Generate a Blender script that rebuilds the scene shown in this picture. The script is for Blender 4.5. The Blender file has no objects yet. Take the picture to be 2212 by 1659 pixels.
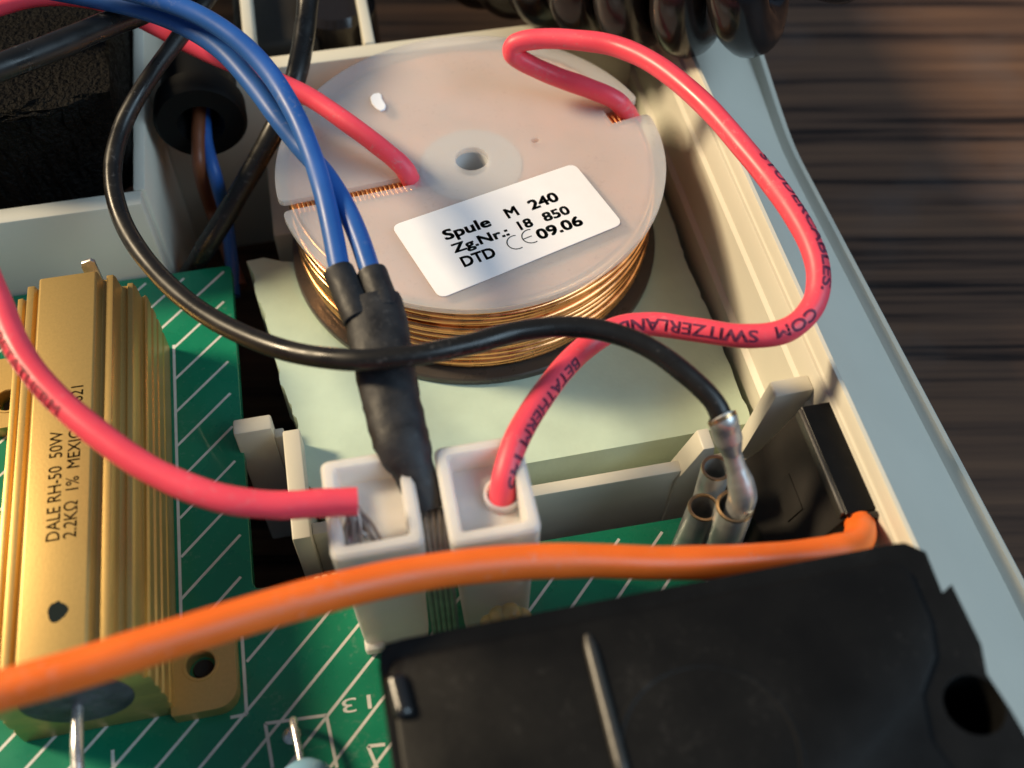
import bpy, bmesh, math, random
from mathutils import Vector, Matrix
from mathutils.geometry import tessellate_polygon
random.seed(7)
R = math.radians
S = 0.001            # modelling unit is the millimetre
ZO = 42.0            # height of the coil's top face above the table, mm
scene = bpy.context.scene
col = scene.collection

# ------------------------------------------------------------------ camera
PITCH, YAW, FPX, HC = 54.5, 11.2, 2400.0, 100.0
cd = bpy.data.cameras.new('camera'); cam = bpy.data.objects.new('camera', cd); col.objects.link(cam)
cam.location = (0, 0, (HC + ZO) * S)
cam.rotation_euler = (R(90 - PITCH), 0, -R(YAW))
cd.sensor_width = 36.0; cd.lens = 36.0 * FPX / 2212.0
cd.clip_start = 0.003; cd.clip_end = 20.0
cd.dof.use_dof = True; cd.dof.focus_distance = 0.132; cd.dof.aperture_fstop = 21.0
scene.camera = cam

# ------------------------------------------------------------------ light (a lamp at the left, a window at the right)
w = bpy.data.worlds.new('World'); scene.world = w; w.use_nodes = True
w.node_tree.nodes['Background'].inputs[0].default_value = (0.48, 0.63, 0.90, 1)
w.node_tree.nodes['Background'].inputs[1].default_value = 0.17
def lamp(name, loc, target, size, power, colr, shape='DISK', size_y=None):
    l = bpy.data.lights.new(name, 'AREA'); l.shape = shape; l.size = size
    if size_y: l.size_y = size_y
    l.energy = power; l.color = colr
    o = bpy.data.objects.new(name, l); col.objects.link(o); o.location = loc
    o.rotation_euler = (Vector(target) - Vector(loc)).to_track_quat('-Z', 'Y').to_euler()
    return o
TGT = (0.012, 0.085, 0.02)
KEL, KAZ, KD = 36.0, 155.0, 1.3
lamp('key_lamp', (TGT[0] + KD * math.cos(R(KEL)) * math.cos(R(KAZ)), TGT[1] + KD * math.cos(R(KEL)) * math.sin(R(KAZ)), TGT[2] + KD * math.sin(R(KEL))),
     TGT, 0.25, 27.0, (1.0, 0.79, 0.51))
lamp('window_light', (0.98, -0.55, 0.92), TGT, 0.9, 15.0, (0.60, 0.82, 1.0), 'RECTANGLE', 0.9)
scene.view_settings.view_transform = 'Standard'; scene.view_settings.look = 'None'
scene.view_settings.exposure = 0.0; scene.view_settings.gamma = 1.0
scene.render.resolution_x = 1024; scene.render.resolution_y = 768

# ------------------------------------------------------------------ measuring: a sight line of the camera met at a height / depth
_p, _y = R(PITCH), R(YAW)
_h = Vector((math.sin(_y), math.cos(_y), 0)); _r = Vector((math.cos(_y), -math.sin(_y), 0))
_f = _h * math.cos(_p) + Vector((0, 0, -math.sin(_p))); _u = _h * math.sin(_p) + Vector((0, 0, math.cos(_p)))
def at(x, y, z):
    d = _r * (x - 1106) + _u * (829.5 - y) + _f * FPX
    return d * ((z - HC) / d.z) + Vector((0, 0, HC))
def aty(x, y, Y):
    d = _r * (x - 1106) + _u * (829.5 - y) + _f * FPX
    return d * (Y / d.y) + Vector((0, 0, HC))
def pts(l): return [at(*q) for q in l]

# ------------------------------------------------------------------ materials
def mat(name, base, rough=0.5, metal=0.0, var=0.0, vscale=300, bump=0.0, bscale=2500, bdist=0.00015, spec=0.5, trans=0.0, sss=0.0, sssr=(1, .6, .4), coat=0.0, rvar=0.0, stretch=None, sheen=0.0, ior=1.45, dust=0.0, sscale=.0015):
    m = bpy.data.materials.new(name); m.use_nodes = True
    nt = m.node_tree; N, L = nt.nodes, nt.links; b = N['Principled BSDF']
    b.inputs['Base Color'].default_value = (*base, 1); b.inputs['Roughness'].default_value = rough
    b.inputs['Metallic'].default_value = metal; b.inputs['Specular IOR Level'].default_value = spec
    b.inputs['Transmission Weight'].default_value = trans; b.inputs['Coat Weight'].default_value = coat
    b.inputs['IOR'].default_value = ior
    if sss:
        b.inputs['Subsurface Weight'].default_value = sss; b.inputs['Subsurface Radius'].default_value = sssr
        b.inputs['Subsurface Scale'].default_value = sscale
    tc = N.new('ShaderNodeTexCoord'); src = tc.outputs['Object']
    if stretch:
        mp = N.new('ShaderNodeMapping'); mp.inputs['Scale'].default_value = stretch; L.new(src, mp.inputs[0]); src = mp.outputs[0]
    if var or rvar:
        n = N.new('ShaderNodeTexNoise'); n.inputs['Scale'].default_value = vscale; n.inputs['Detail'].default_value = 5
        L.new(src, n.inputs['Vector'])
        if var:
            r = N.new('ShaderNodeMapRange'); r.inputs[1].default_value = .3; r.inputs[2].default_value = .7
            r.inputs[3].default_value = 1 - var; r.inputs[4].default_value = 1 + var; L.new(n.outputs[0], r.inputs[0])
            mx = N.new('ShaderNodeMix'); mx.data_type = 'RGBA'; mx.blend_type = 'MULTIPLY'; mx.inputs[0].default_value = 1
            mx.inputs[6].default_value = (*base, 1); L.new(r.outputs[0], mx.inputs[7]); L.new(mx.outputs[2], b.inputs['Base Color'])
        if rvar:
            r2 = N.new('ShaderNodeMapRange'); r2.inputs[1].default_value = .3; r2.inputs[2].default_value = .7
            r2.inputs[3].default_value = max(.03, rough - rvar); r2.inputs[4].default_value = min(1, rough + rvar)
            L.new(n.outputs[0], r2.inputs[0]); L.new(r2.outputs[0], b.inputs['Roughness'])
    if bump:
        n2 = N.new('ShaderNodeTexNoise'); n2.inputs['Scale'].default_value = bscale; n2.inputs['Detail'].default_value = 4
        L.new(src, n2.inputs['Vector'])
        bp = N.new('ShaderNodeBump'); bp.inputs['Strength'].default_value = bump; bp.inputs['Distance'].default_value = bdist
        L.new(n2.outputs[0], bp.inputs['Height']); L.new(bp.outputs[0], b.inputs['Normal'])
    if dust:
        n4 = N.new('ShaderNodeTexNoise'); n4.inputs['Scale'].default_value = 1400; n4.inputs['Detail'].default_value = 3; n4.inputs['Roughness'].default_value = .7
        n5 = N.new('ShaderNodeTexNoise'); n5.inputs['Scale'].default_value = 120; n5.inputs['Detail'].default_value = 3
        L.new(tc.outputs['Object'], n4.inputs['Vector']); L.new(tc.outputs['Object'], n5.inputs['Vector'])
        ad = N.new('ShaderNodeMath'); ad.operation = 'MULTIPLY_ADD'; ad.inputs[1].default_value = .5; L.new(n5.outputs[0], ad.inputs[0]); L.new(n4.outputs[0], ad.inputs[2])
        rr = N.new('ShaderNodeMapRange'); rr.inputs[1].default_value = .86; rr.inputs[2].default_value = 1.02; rr.inputs[3].default_value = 0; rr.inputs[4].default_value = dust; L.new(ad.outputs[0], rr.inputs[0])
        mm = N.new('ShaderNodeMix'); mm.data_type = 'RGBA'; mm.inputs[7].default_value = (.45, .43, .42, 1); mm.inputs[6].default_value = (*base, 1)
        lk = b.inputs['Base Color'].links
        if lk: L.new(lk[0].from_socket, mm.inputs[6])
        L.new(rr.outputs[0], mm.inputs[0]); L.new(mm.outputs[2], b.inputs['Base Color'])
    return m
M = {}
M['case'] = mat('cream_plastic', (.60, .575, .485), .42, var=.04, vscale=60, bump=.12, bscale=1800, bdist=.00004)
M['foam'] = mat('green_foam', (.52, .645, .52), .9, var=.07, vscale=160, bump=.25, bscale=1500, bdist=.00015, spec=.2)
M['milky'] = mat('milky_plastic', (.74, .72, .71), .42, var=.03, vscale=90, sss=.6, sssr=(1, .85, .75), sscale=.0025, bump=.08, bscale=500, bdist=.00006, dust=.25, rvar=.1)
_nt = M['milky'].node_tree; _tr = _nt.nodes.new('ShaderNodeBsdfTransparent'); _tr.inputs[0].default_value = (1, .97, .95, 1)
_mx = _nt.nodes.new('ShaderNodeMixShader'); _mx.inputs[0].default_value = .60; _out = _nt.nodes['Material Output']
_nt.links.new(_nt.nodes['Principled BSDF'].outputs[0], _mx.inputs[1]); _nt.links.new(_tr.outputs[0], _mx.inputs[2]); _nt.links.new(_mx.outputs[0], _out.inputs[0])
M['core'] = mat('bobbin_core', (.52, .53, .54), .6)
M['shaded'] = mat('shaded_plastic', (.06, .05, .042), .35, bump=.2, bscale=900, bdist=.00008, rvar=.15)  # lower disc: the shade under the coil is put into this dark colour
M['copper'] = mat('enamelled_copper', (.80, .40, .17), .28, 1.0, var=.25, vscale=420, rvar=.1)
M['copperdull'] = mat('varnished_copper', (.70, .36, .20), .6, .25, var=.15, vscale=300)
M['paper'] = mat('label_paper', (.86, .84, .84), .55, var=.02, vscale=300, bump=.05, bscale=3000, bdist=.00003)
M['ink'] = mat('black_ink', (.014, .020, .019), .9, spec=.1)
M['inkgold'] = mat('brown_ink', (.045, .025, .012), .6)
M['inkred'] = mat('wire_ink', (.13, .018, .055), .6)
M['inkfaint'] = mat('worn_wire_ink', (.30, .025, .045), .6, var=.5, vscale=700)
M['red'] = mat('red_silicone', (.86, .075, .115), .40, var=.10, vscale=110, bump=.16, bscale=260, bdist=.00022, sss=.2, rvar=.12, dust=.3)
M['orange'] = mat('orange_silicone', (.92, .165, .02), .42, var=.08, vscale=110, bump=.12, bscale=240, bdist=.00022, sss=.2, rvar=.12, dust=.22)
M['blue'] = mat('blue_insulation', (.022, .105, .37), .42, var=.10, vscale=150, bump=.14, bscale=300, bdist=.00018, rvar=.1, dust=.15)
M['brownw'] = mat('brown_insulation', (.16, .05, .02), .45)
M['black'] = mat('black_insulation', (.012, .011, .010), .32, bump=.14, bscale=280, bdist=.00018, rvar=.12, dust=.12)
M['shrink'] = mat('heat_shrink', (.016, .016, .018), .55, var=.3, vscale=500, bump=.45, bscale=420, bdist=.00035, rvar=.12, dust=.05)
M['pcb'] = mat('solder_mask', (.006, .19, .10), .28, var=.12, vscale=140, bump=.05, bscale=500, bdist=.0001, rvar=.06, coat=.2, dust=.12)
M['pcbedge'] = mat('board_edge', (.20, .22, .10), .7)
M['silk'] = mat('silkscreen', (.62, .62, .58), .55, var=.08, vscale=800)
M['gold'] = mat('gold_anodised', (.63, .42, .145), .40, .72, var=.035, vscale=2600, bump=.25, bscale=4200, bdist=.00004)
M['potting'] = mat('grey_potting', (.06, .056, .066), .55, var=.6, vscale=380, bump=.9, bscale=500, bdist=.0008)
M['nylon'] = mat('white_nylon', (.78, .74, .70), .45, var=.03, vscale=200, sss=.8, sssr=(1, .85, .7), sscale=.003, bump=.08, bscale=500, bdist=.00008, dust=.12)
_nt = M['nylon'].node_tree; _tr = _nt.nodes.new('ShaderNodeBsdfTransparent'); _mx = _nt.nodes.new('ShaderNodeMixShader'); _mx.inputs[0].default_value = .22
_nt.links.new(_nt.nodes['Principled BSDF'].outputs[0], _mx.inputs[1]); _nt.links.new(_tr.outputs[0], _mx.inputs[2]); _nt.links.new(_mx.outputs[0], _nt.nodes['Material Output'].inputs[0])
M['strand'] = mat('tinned_strands', (.34, .29, .26), .35, .6, var=.2, vscale=600)
M['tin'] = mat('tinned_metal', (.74, .72, .69), .28, .85, var=.15, vscale=700, rvar=.1)
M['tindull'] = mat('dull_tin', (.56, .56, .54), .38, .75, var=.08, vscale=500, rvar=.12)
M['brass'] = mat('brass_edge', (.60, .38, .20), .3, 1.0)
M['blackbox'] = mat('black_abs', (.006, .006, .006), .40, spec=.25, dust=.02, bump=.15, bscale=1300, bdist=.00008, rvar=.1, var=.2, vscale=120)
M['blackmod'] = mat('black_moulding', (.017, .015, .013), .6, spec=.25, bump=.12, bscale=900, bdist=.00008, rvar=.1)
M['springw'] = mat('dull_spring', (.30, .26, .22), .42, .5, var=.2, vscale=500)
M['ribsoft'] = mat('highlight_black', (.03, .027, .022), .42, spec=1.0, bump=.3, bscale=2000, bdist=.00008)  # toned paler and glossier so the ribs show a highlight line
M['ribgloss'] = mat('polished_black', (.012, .012, .012), .25, spec=1.0)
M['cord'] = mat('glossy_cord', (.012, .010, .010), .2, bump=.05, bscale=600, bdist=.0001, rvar=.06)
M['rubber'] = mat('black_rubber', (.005, .005, .005), .6, spec=.15, bump=.2, bscale=1200, bdist=.0001)
M['granule'] = mat('granulated_foam', (.006, .0055, .005), .55, var=.6, vscale=1500, bump=1.0, bscale=1700, bdist=.0010, rvar=.3, spec=.06)
M['white'] = mat('white_flake', (.85, .87, .92), .6)
M['glue'] = mat('hot_glue', (.80, .60, .27), .12, trans=.3, sss=.4, bump=.3, bscale=500, bdist=.0004)
M['capblue'] = mat('blue_lacquer', (.22, .42, .60), .22, coat=.4)
M['cut'] = mat('foam_cut', (.55, .50, .30), .9, var=.2, vscale=300, bump=.8, bscale=700, bdist=.0006, spec=.1)
def wood():
    m = bpy.data.materials.new('dark_wood'); m.use_nodes = True
    nt = m.node_tree; N, L = nt.nodes, nt.links; b = N['Principled BSDF']
    tc = N.new('ShaderNodeTexCoord')
    m0 = N.new('ShaderNodeMapping'); m0.inputs['Rotation'].default_value = (0, 0, R(10.5)); L.new(tc.outputs['Object'], m0.inputs[0])
    mp = N.new('ShaderNodeMapping'); mp.inputs['Scale'].default_value = (6, 260, 1); L.new(m0.outputs[0], mp.inputs[0])
    n1 = N.new('ShaderNodeTexNoise'); n1.inputs['Scale'].default_value = 1.0; n1.inputs['Detail'].default_value = 6; n1.inputs['Roughness'].default_value = .6; L.new(mp.outputs[0], n1.inputs['Vector'])
    mp2 = N.new('ShaderNodeMapping'); mp2.inputs['Scale'].default_value = (26, 900, 1); L.new(m0.outputs[0], mp2.inputs[0])
    n2 = N.new('ShaderNodeTexNoise'); n2.inputs['Scale'].default_value = 1.0; n2.inputs['Detail'].default_value = 4; L.new(mp2.outputs[0], n2.inputs['Vector'])
    cr = N.new('ShaderNodeValToRGB'); e = cr.color_ramp.elements
    e[0].position = .37; e[0].color = (.016, .011, .010, 1); e[1].position = .70; e[1].color = (.150, .080, .048, 1)
    k = e.new(.46); k.color = (.080, .045, .031, 1)
    ma = N.new('ShaderNodeMath'); ma.operation = 'MULTIPLY_ADD'; ma.inputs[1].default_value = .22; ma.inputs[2].default_value = -.11; L.new(n2.outputs[0], ma.inputs[0])
    ad = N.new('ShaderNodeMath'); L.new(n1.outputs[0], ad.inputs[0]); L.new(ma.outputs[0], ad.inputs[1])
    L.new(ad.outputs[0], cr.inputs[0]); 
    # dust and smears lying on the varnish
    n3 = N.new('ShaderNodeTexNoise'); n3.inputs['Scale'].default_value = 45; n3.inputs['Detail'].default_value = 6; L.new(tc.outputs['Object'], n3.inputs['Vector'])
    cr2 = N.new('ShaderNodeValToRGB'); cr2.color_ramp.elements[0].position = .55; cr2.color_ramp.elements[1].position = .85
    cr2.color_ramp.elements[0].color = (0, 0, 0, 1); cr2.color_ramp.elements[1].color = (.35, .35, .35, 1); L.new(n3.outputs[0], cr2.inputs[0])
    mx = N.new('ShaderNodeMix'); mx.data_type = 'RGBA'; L.new(cr2.outputs[0], mx.inputs[0]); L.new(cr.outputs[0], mx.inputs[6]); mx.inputs[7].default_value = (.12, .11, .11, 1)
    L.new(mx.outputs[2], b.inputs['Base Color']); b.inputs['Roughness'].default_value = .5; b.inputs['Specular IOR Level'].default_value = .18
    bp = N.new('ShaderNodeBump'); bp.inputs['Strength'].default_value = .25; bp.inputs['Distance'].default_value = .0001; L.new(n2.outputs[0], bp.inputs['Height']); L.new(bp.outputs[0], b.inputs['Normal'])
    return m
M['wood'] = wood()

# ------------------------------------------------------------------ object helpers (coordinates in mm, z measured from the coil's top face)
def W(v): return Vector((v[0] * S, v[1] * S, (v[2] + ZO) * S))
def thing(name, label, cat, base, group=None):
    o = bpy.data.objects.new(name, None); col.objects.link(o); o.location = W(base); o.empty_display_size = .005
    o['label'] = label; o['category'] = cat
    if group: o['group'] = group
    return o
def tag(o, label, cat, group=None, kind=None):
    if kind: o['kind'] = kind
    else:
        o['label'] = label; o['category'] = cat
    if group: o['group'] = group
    return o
def root_of(o):
    while o.parent: o = o.parent
    return o
def obj(name, vf, m, parent=None, smooth=True, angle=40, base=None):
    """vf = (verts, faces) in mm; one mesh object, parented when asked"""
    V, F = vf[0], vf[1]
    if parent is not None: org = root_of(parent).location
    elif base is not None: org = W(base)
    else:
        xs = [v[0] for v in V]; ys = [v[1] for v in V]; zs = [v[2] for v in V]
        org = W(((min(xs) + max(xs)) / 2, (min(ys) + max(ys)) / 2, min(zs)))
    me = bpy.data.meshes.new(name)
    me.from_pydata([W(v) - org for v in V], [], F); me.update()
    me.materials.append(M[m] if isinstance(m, str) else m)
    if smooth:
        me.polygons.foreach_set('use_smooth', [True] * len(me.polygons))
        me.set_sharp_from_angle(angle=R(angle))
    o = bpy.data.objects.new(name, me); col.objects.link(o)
    if parent is not None: o.parent = parent
    else: o.location = org
    return o
def from_bm(bm):
    bm.verts.index_update()
    vf = ([v.co.copy() for v in bm.verts], [[v.index for v in f.verts] for f in bm.faces]); bm.free(); return vf
def merge(*l):
    V, F = [], []
    for v, f in l:
        n = len(V); V += list(v); F += [[i + n for i in q] for q in f]
    return V, F
def bevelled(V, F, off, seg=2):
    bm = bmesh.new(); vs = [bm.verts.new(v) for v in V]
    for f in F: bm.faces.new([vs[i] for i in f])
    bmesh.ops.recalc_face_normals(bm, faces=bm.faces)
    if off:
        es = [e for e in bm.edges if len(e.link_faces) == 2 and e.calc_face_angle(0) > .35]
        bmesh.ops.bevel(bm, geom=es, offset=off, segments=seg, affect='EDGES', profile=.5, clamp_overlap=True)
    return from_bm(bm)
def box(x0, x1, y0, y1, z0, z1, bev=.25, seg=2):
    V = [(x, y, z) for x in (x0, x1) for y in (y0, y1) for z in (z0, z1)]
    F = [(0, 1, 3, 2), (4, 6, 7, 5), (0, 4, 5, 1), (2, 3, 7, 6), (0, 2, 6, 4), (1, 5, 7, 3)]
    return bevelled(V, F, bev, seg)
def prism(poly, a, b, axis='z', bev=.2, seg=2):
    """closed polygon extruded between a and b along an axis; poly in the other two axes"""
    def P(p, t): return {'z': (p[0], p[1], t), 'y': (p[0], t, p[1]), 'x': (t, p[0], p[1])}[axis]
    n = len(poly); V = [P(p, a) for p in poly] + [P(p, b) for p in poly]
    F = [list(range(n)), list(range(2 * n - 1, n - 1, -1))] + [[i, (i + 1) % n, n + (i + 1) % n, n + i] for i in range(n)]
    return bevelled(V, F, bev, seg)
def cr(P, n):
    """Catmull-Rom through the control points, n steps a span"""
    P = [Vector(p) for p in P]; Q = [P[0] * 2 - P[1]] + P + [P[-1] * 2 - P[-2]]; out = []
    for i in range(1, len(Q) - 2):
        a, b, c, d = Q[i - 1:i + 3]
        for k in range(n):
            t = k / n
            out.append(.5 * ((2 * b) + (c - a) * t + (2 * a - 5 * b + 4 * c - d) * t * t + (3 * b - a - 3 * c + d) * t ** 3))
    out.append(P[-1]); return out
def frames(path, up=Vector((0, 0, 1))):
    T = []
    for i in range(len(path)):
        a = path[max(0, i - 1)]; b = path[min(len(path) - 1, i + 1)]; T.append((b - a).normalized())
    n = (up - T[0] * up.dot(T[0]))
    n = n.normalized() if n.length > 1e-4 else T[0].orthogonal().normalized()
    out = []
    for t in T:
        n = (n - t * n.dot(t)).normalized(); out.append((t, n, t.cross(n)))
    return out
def sweep(path, rad, sides=18, caps=True, flat=None):
    """tube; rad is a number or one per path point; flat = (scale along frame normal, scale across)"""
    fr = frames(path); V, F = [], []
    for i, p in enumerate(path):
        r = rad if isinstance(rad, (int, float)) else rad[i]
        fa, fb = flat if flat else (1, 1)
        t, n, b = fr[i]
        for k in range(sides):
            a = 2 * math.pi * k / sides
            V.append(p + n * (math.cos(a) * r * fa) + b * (math.sin(a) * r * fb))
    for i in range(len(path) - 1):
        for k in range(sides):
            F.append([i * sides + k, i * sides + (k + 1) % sides, (i + 1) * sides + (k + 1) % sides, (i + 1) * sides + k])
    if caps:
        F.append(list(range(sides - 1, -1, -1))); F.append([(len(path) - 1) * sides + k for k in range(sides)])
    return V, F
def lathe(prof, c, axis='z', seg=48, caps=False):
    """profile of (radius, height) turned about an axis through c"""
    V, F = [], []; n = len(prof)
    for k in range(seg):
        a = 2 * math.pi * k / seg
        for r, h in prof:
            x, y = r * math.cos(a), r * math.sin(a)
            V.append({'z': (c[0] + x, c[1] + y, c[2] + h), 'y': (c[0] + x, c[1] + h, c[2] + y), 'x': (c[0] + h, c[1] + x, c[2] + y)}[axis])
    for k in range(seg):
        for i in range(n - 1):
            k2 = (k + 1) % seg; F.append([k * n + i, k2 * n + i, k2 * n + i + 1, k * n + i + 1])
    if caps:
        F.append([k * n for k in range(seg)][::-1]); F.append([k * n + n - 1 for k in range(seg)])
    bm = bmesh.new(); vs = [bm.verts.new(v) for v in V]
    for f in F:
        if len(set(f)) > 2: bm.faces.new([vs[i] for i in f])
    bmesh.ops.remove_doubles(bm, verts=bm.verts, dist=1e-4)
    bmesh.ops.recalc_face_normals(bm, faces=bm.faces); return from_bm(bm)
_tc = {}
def text_mesh(s, bold=0.0):
    """flat letters of unit cap height: (verts2d, faces, width)"""
    if (s, bold) in _tc: return _tc[(s, bold)]
    cu = bpy.data.curves.new('t', 'FONT'); cu.body = s; cu.size = 1.0; cu.resolution_u = 3
    o = bpy.data.objects.new('t', cu); col.objects.link(o)
    bpy.context.view_layer.update()
    me = bpy.data.meshes.new_from_object(o.evaluated_get(bpy.context.evaluated_depsgraph_get()))
    V = [(v.co.x, v.co.y) for v in me.vertices]; F = [list(p.vertices) for p in me.polygons]
    col.objects.unlink(o); bpy.data.objects.remove(o); bpy.data.curves.remove(cu); bpy.data.meshes.remove(me)
    cap = .69
    V = [(x / cap, y / cap) for x, y in V]
    if bold:
        V0, F0 = V, F; V, F = [], []
        for dx, dy in ((-bold, -bold), (bold, -bold), (bold, bold), (-bold, bold), (0, 0)):
            n = len(V); V = V + [(x + dx, y + dy) for x, y in V0]; F = F + [[i + n for i in f] for f in F0]
    _tc[(s, bold)] = (V, F, max(v[0] for v in V), min(v[0] for v in V)); return _tc[(s, bold)]
def text_plane(s, start, end, up, height, lift, bold=0.0):
    """letters laid on a flat face from start to end (fits the width), up = in-face direction"""
    V, F, x1, x0 = text_mesh(s, bold); ux = (end - start); L = ux.length; ux.normalize()
    up = (up - ux * up.dot(ux)).normalized(); nrm = ux.cross(up)
    if nrm.z < 0 and abs(nrm.z) > .3: nrm = -nrm
    return [start + ux * ((x - x0) / (x1 - x0) * L) + up * (y * height) + nrm * lift for x, y in V], F
def text_on_wire(s, path, r, s0, length, ang, height, flip=1, bold=.03):
    """letters wrapped round a wire: s0 start along it, ang = angle of the baseline's middle measured in the wire's frame from +z"""
    V, F, x1, x0 = text_mesh(s, bold)
    bm = bmesh.new(); vs = [bm.verts.new((x, y, 0)) for x, y in V]
    for f in F:
        try: bm.faces.new([vs[i] for i in f])
        except ValueError: pass
    for k in range(1, 5):
        bmesh.ops.bisect_plane(bm, geom=bm.verts[:] + bm.edges[:] + bm.faces[:], plane_co=(0, k / 5, 0), plane_no=(0, 1, 0))
    V, F = from_bm(bm)
    d = [0.0]
    for a, b in zip(path, path[1:]): d.append(d[-1] + (b - a).length)
    out = []
    for v in V:
        q = s0 + (v[0] - x0) / (x1 - x0) * length; i = 0
        q = min(max(q, 0), d[-1] - 1e-6)
        while d[i + 1] < q: i += 1
        t = (q - d[i]) / (d[i + 1] - d[i]); p = path[i].lerp(path[i + 1], t)
        tg = (path[min(i + 2, len(path) - 1)] - path[max(i - 1, 0)]).normalized()
        n = Vector((0, 0, 1)); n = n - tg * n.dot(tg); n.normalize(); b = tg.cross(n)
        a = ang - flip * (v[1] - .5) * height / r
        out.append(p + (n * math.cos(a) + b * math.sin(a)) * (r + .025))
    return out, F
def wire(name, label, control, r, m, n=8, cat='wire', sides=18, group=None):
    path = cr(pts(control), n)
    q = random.uniform(0, 9)
    rv = [r * (1 + .012 * math.sin(i * .37 + q) + .010 * math.sin(i * .91 + 2 * q)) for i in range(len(path))]
    o = obj(name, sweep(path, rv, sides), m); tag(o, label, cat, group)
    return o, path

# ================================================================== the table
tb = obj('table_top', ([(-900, -700, -42), (900, -700, -42), (900, 1100, -34), (-900, 1100, -42)], [(0, 1, 2, 3)]), 'wood', base=(0, 0, -42))
tag(tb, None, None, kind='structure')

# ================================================================== the housing
H = thing('plastic_housing', 'open cream plastic appliance housing with inner walls, holding the coil and circuit board', 'housing', (0, 100, -42))
obj('rear_wall', box(-90, 44.5, 300, 303, -40.3, 0, .3), 'case', H)
obj('floor', box(-90, 46, 5, 335, -41.8, -40.2, 0), 'case', H)
# right side wall with its sloping outer flange, lofted along the depth
edge = [(1645, 95, -3.6), (1655, 180, -7.6), (1690, 280, -10), (1780, 450, -10.5), (1945, 762, -10.5), (2212, 1270, -10.5)]
EX = [at(*q) for q in edge]; 
def outer(Y):
    t = min(1, max(0, (Y - 106) / 30)); t = t * t * (3 - 2 * t)
    return Vector((64.3 - 1.4 * min(1, max(0, (Y - 40) / 70)) - .9 * t, Y, -10.5 + 7.5 * t))
secs = []
for i in range(166):
    Y = 5 + i * 2.0; q = outer(Y); xo, zo = q.x, q.z; d = xo - 49.2
    secs.append([(44.4, -40.2), (45.2, -12.5), (45.9, -12.0), (46.3, -3.4), (46.75, -2.9), (47.0, 0.6), (47.15, .85), (47.45, .9), (47.6, 1.1), (47.7, 3.0), (47.85, 3.25), (48.3, 3.25), (48.5, 3.0), (48.8, .2)] +
                [(49.2 + d * t, -.4 + (zo + .3) * t - 1.6 * math.sin(math.pi * t)) for t in (.06, .25, .5, .75, .86)] +
                [(xo - 1.35, zo + .9), (xo - .9, zo + 1.3), (xo - .4, zo + 1.3), (xo - .05, zo + .9), (xo, zo - .1), (xo - .4, zo - 1.7), (xo - 2, -41.7), (xo - 4, -41.7), (47.5, -38), (46, -41)])
V, F = [], []; n = len(secs[0])
for i, s in enumerate(secs):
    for x, z in s: V.append((x, 5 + i * 2.0, z))
for i in range(len(secs) - 1):
    for k in range(n): F.append([i * n + k, i * n + (k + 1) % n, (i + 1) * n + (k + 1) % n, (i + 1) * n + k][::-1])
F.append(list(range(n))); F.append([(len(secs) - 1) * n + k for k in range(n)][::-1])
obj('side_wall', (V, F), 'case', H, angle=28)
# inner walls
obj('inner_wall', box(-90, -27.0, 109.3, 112.0, -40.3, -3.0, .35), 'case', H)
xa, xb = at(286, 300, -3).x, at(313, 300, -3).x
obj('inner_wall', box(xa, xb, 112.01, 330, -40.3, -3.0, .4), 'case', H)
obj('inner_wall', box(xb + .01, 45.3, 133.6, 136.4, -40.3, -3.4, .35), 'case', H)
for px in (533, 788):
    x = at(px, 40, -3.4).x; obj('inner_wall', box(x - .8, x + .8, 136.41, 330, -40.3, -3.2, .3), 'case', H)
obj('inner_wall', box(-10.79, 45.2, 63.0, 64.6, -40.3, -13.4, .25), 'case', H)
obj('inner_wall', box(-12.9, -10.8, 61.8, 76.7, -40.3, -11.6, .25), 'case', H)
obj('inner_wall', box(-12.2, -8.3, 114, 133.5, -40.3, -17.0, .4), 'case', H)
# clips, gusset, catch
obj('clip', merge(box(-18.7, -14.1, 77.4, 79.6, -40.3, -11.8, .3), box(-14.11, -13.0, 77.5, 78.8, -40.3, -14.0, .15)), 'case', H)
obj('gusset', prism([(31.0, -40.2), (38.9, -40.2), (36.7, -13), (36.3, -8.6), (34.9, -8.6), (32.4, -15)], 62.6, 65.4, 'y', .2), 'case', H)
obj('catch', prism([(39.1, -40), (39.8, -16), (42.4, -1.2), (46.9, -1.0), (46.2, -40)], 63.4, 65.6, 'y', .3), 'case', H)
obj('ledge', box(-8.2, -3.4, 60.2, 62.9, -40.3, -13.0, .25), 'case', H)

# ================================================================== foam sheet under the coil
left = [(548, 588), (556, 640), (575, 690), (590, 740), (598, 790), (615, 850), (640, 905), (652, 985), (668, 1060)]
poly = [at(x, y, -15.2).xy for x, y in left]
lp = []
for a, b in zip(poly, poly[1:]):
    for k in range(6):
        q = a.lerp(b, k / 6); lp.append((q.x + random.uniform(-.22, .22), q.y + random.uniform(-.15, .15)))
front = [(-8.2, 68.2), (10, 68.6), (28, 68.8), (43.2, 69.0)]
rt = []
for k in range(60):
    y = 69.6 + k * 1.06; rt.append((44.1 + random.uniform(-.14, .14) + .5 * math.exp(-((y - 95) / 6) ** 2) * -1, y))
back = [(43.5, 133.4), (-8.0, 133.4), (-7.6, 118), (-5.5, 112), (-8.5, 106.5), (-11.2, 107.2), (-13.6, 108.4), (-16.0, 108.2)]
poly = lp + front + rt + back
bm = bmesh.new(); T = [bm.verts.new((x, y, -15.2)) for x, y in poly]; B = [bm.verts.new((x, y, -23.0)) for x, y in poly]
bm.faces.new(T); bm.faces.new(B[::-1])
for i in range(len(T)): bm.faces.new([T[i], B[i], B[(i + 1) % len(T)], T[(i + 1) % len(T)]])
bmesh.ops.recalc_face_normals(bm, faces=bm.faces)
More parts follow.
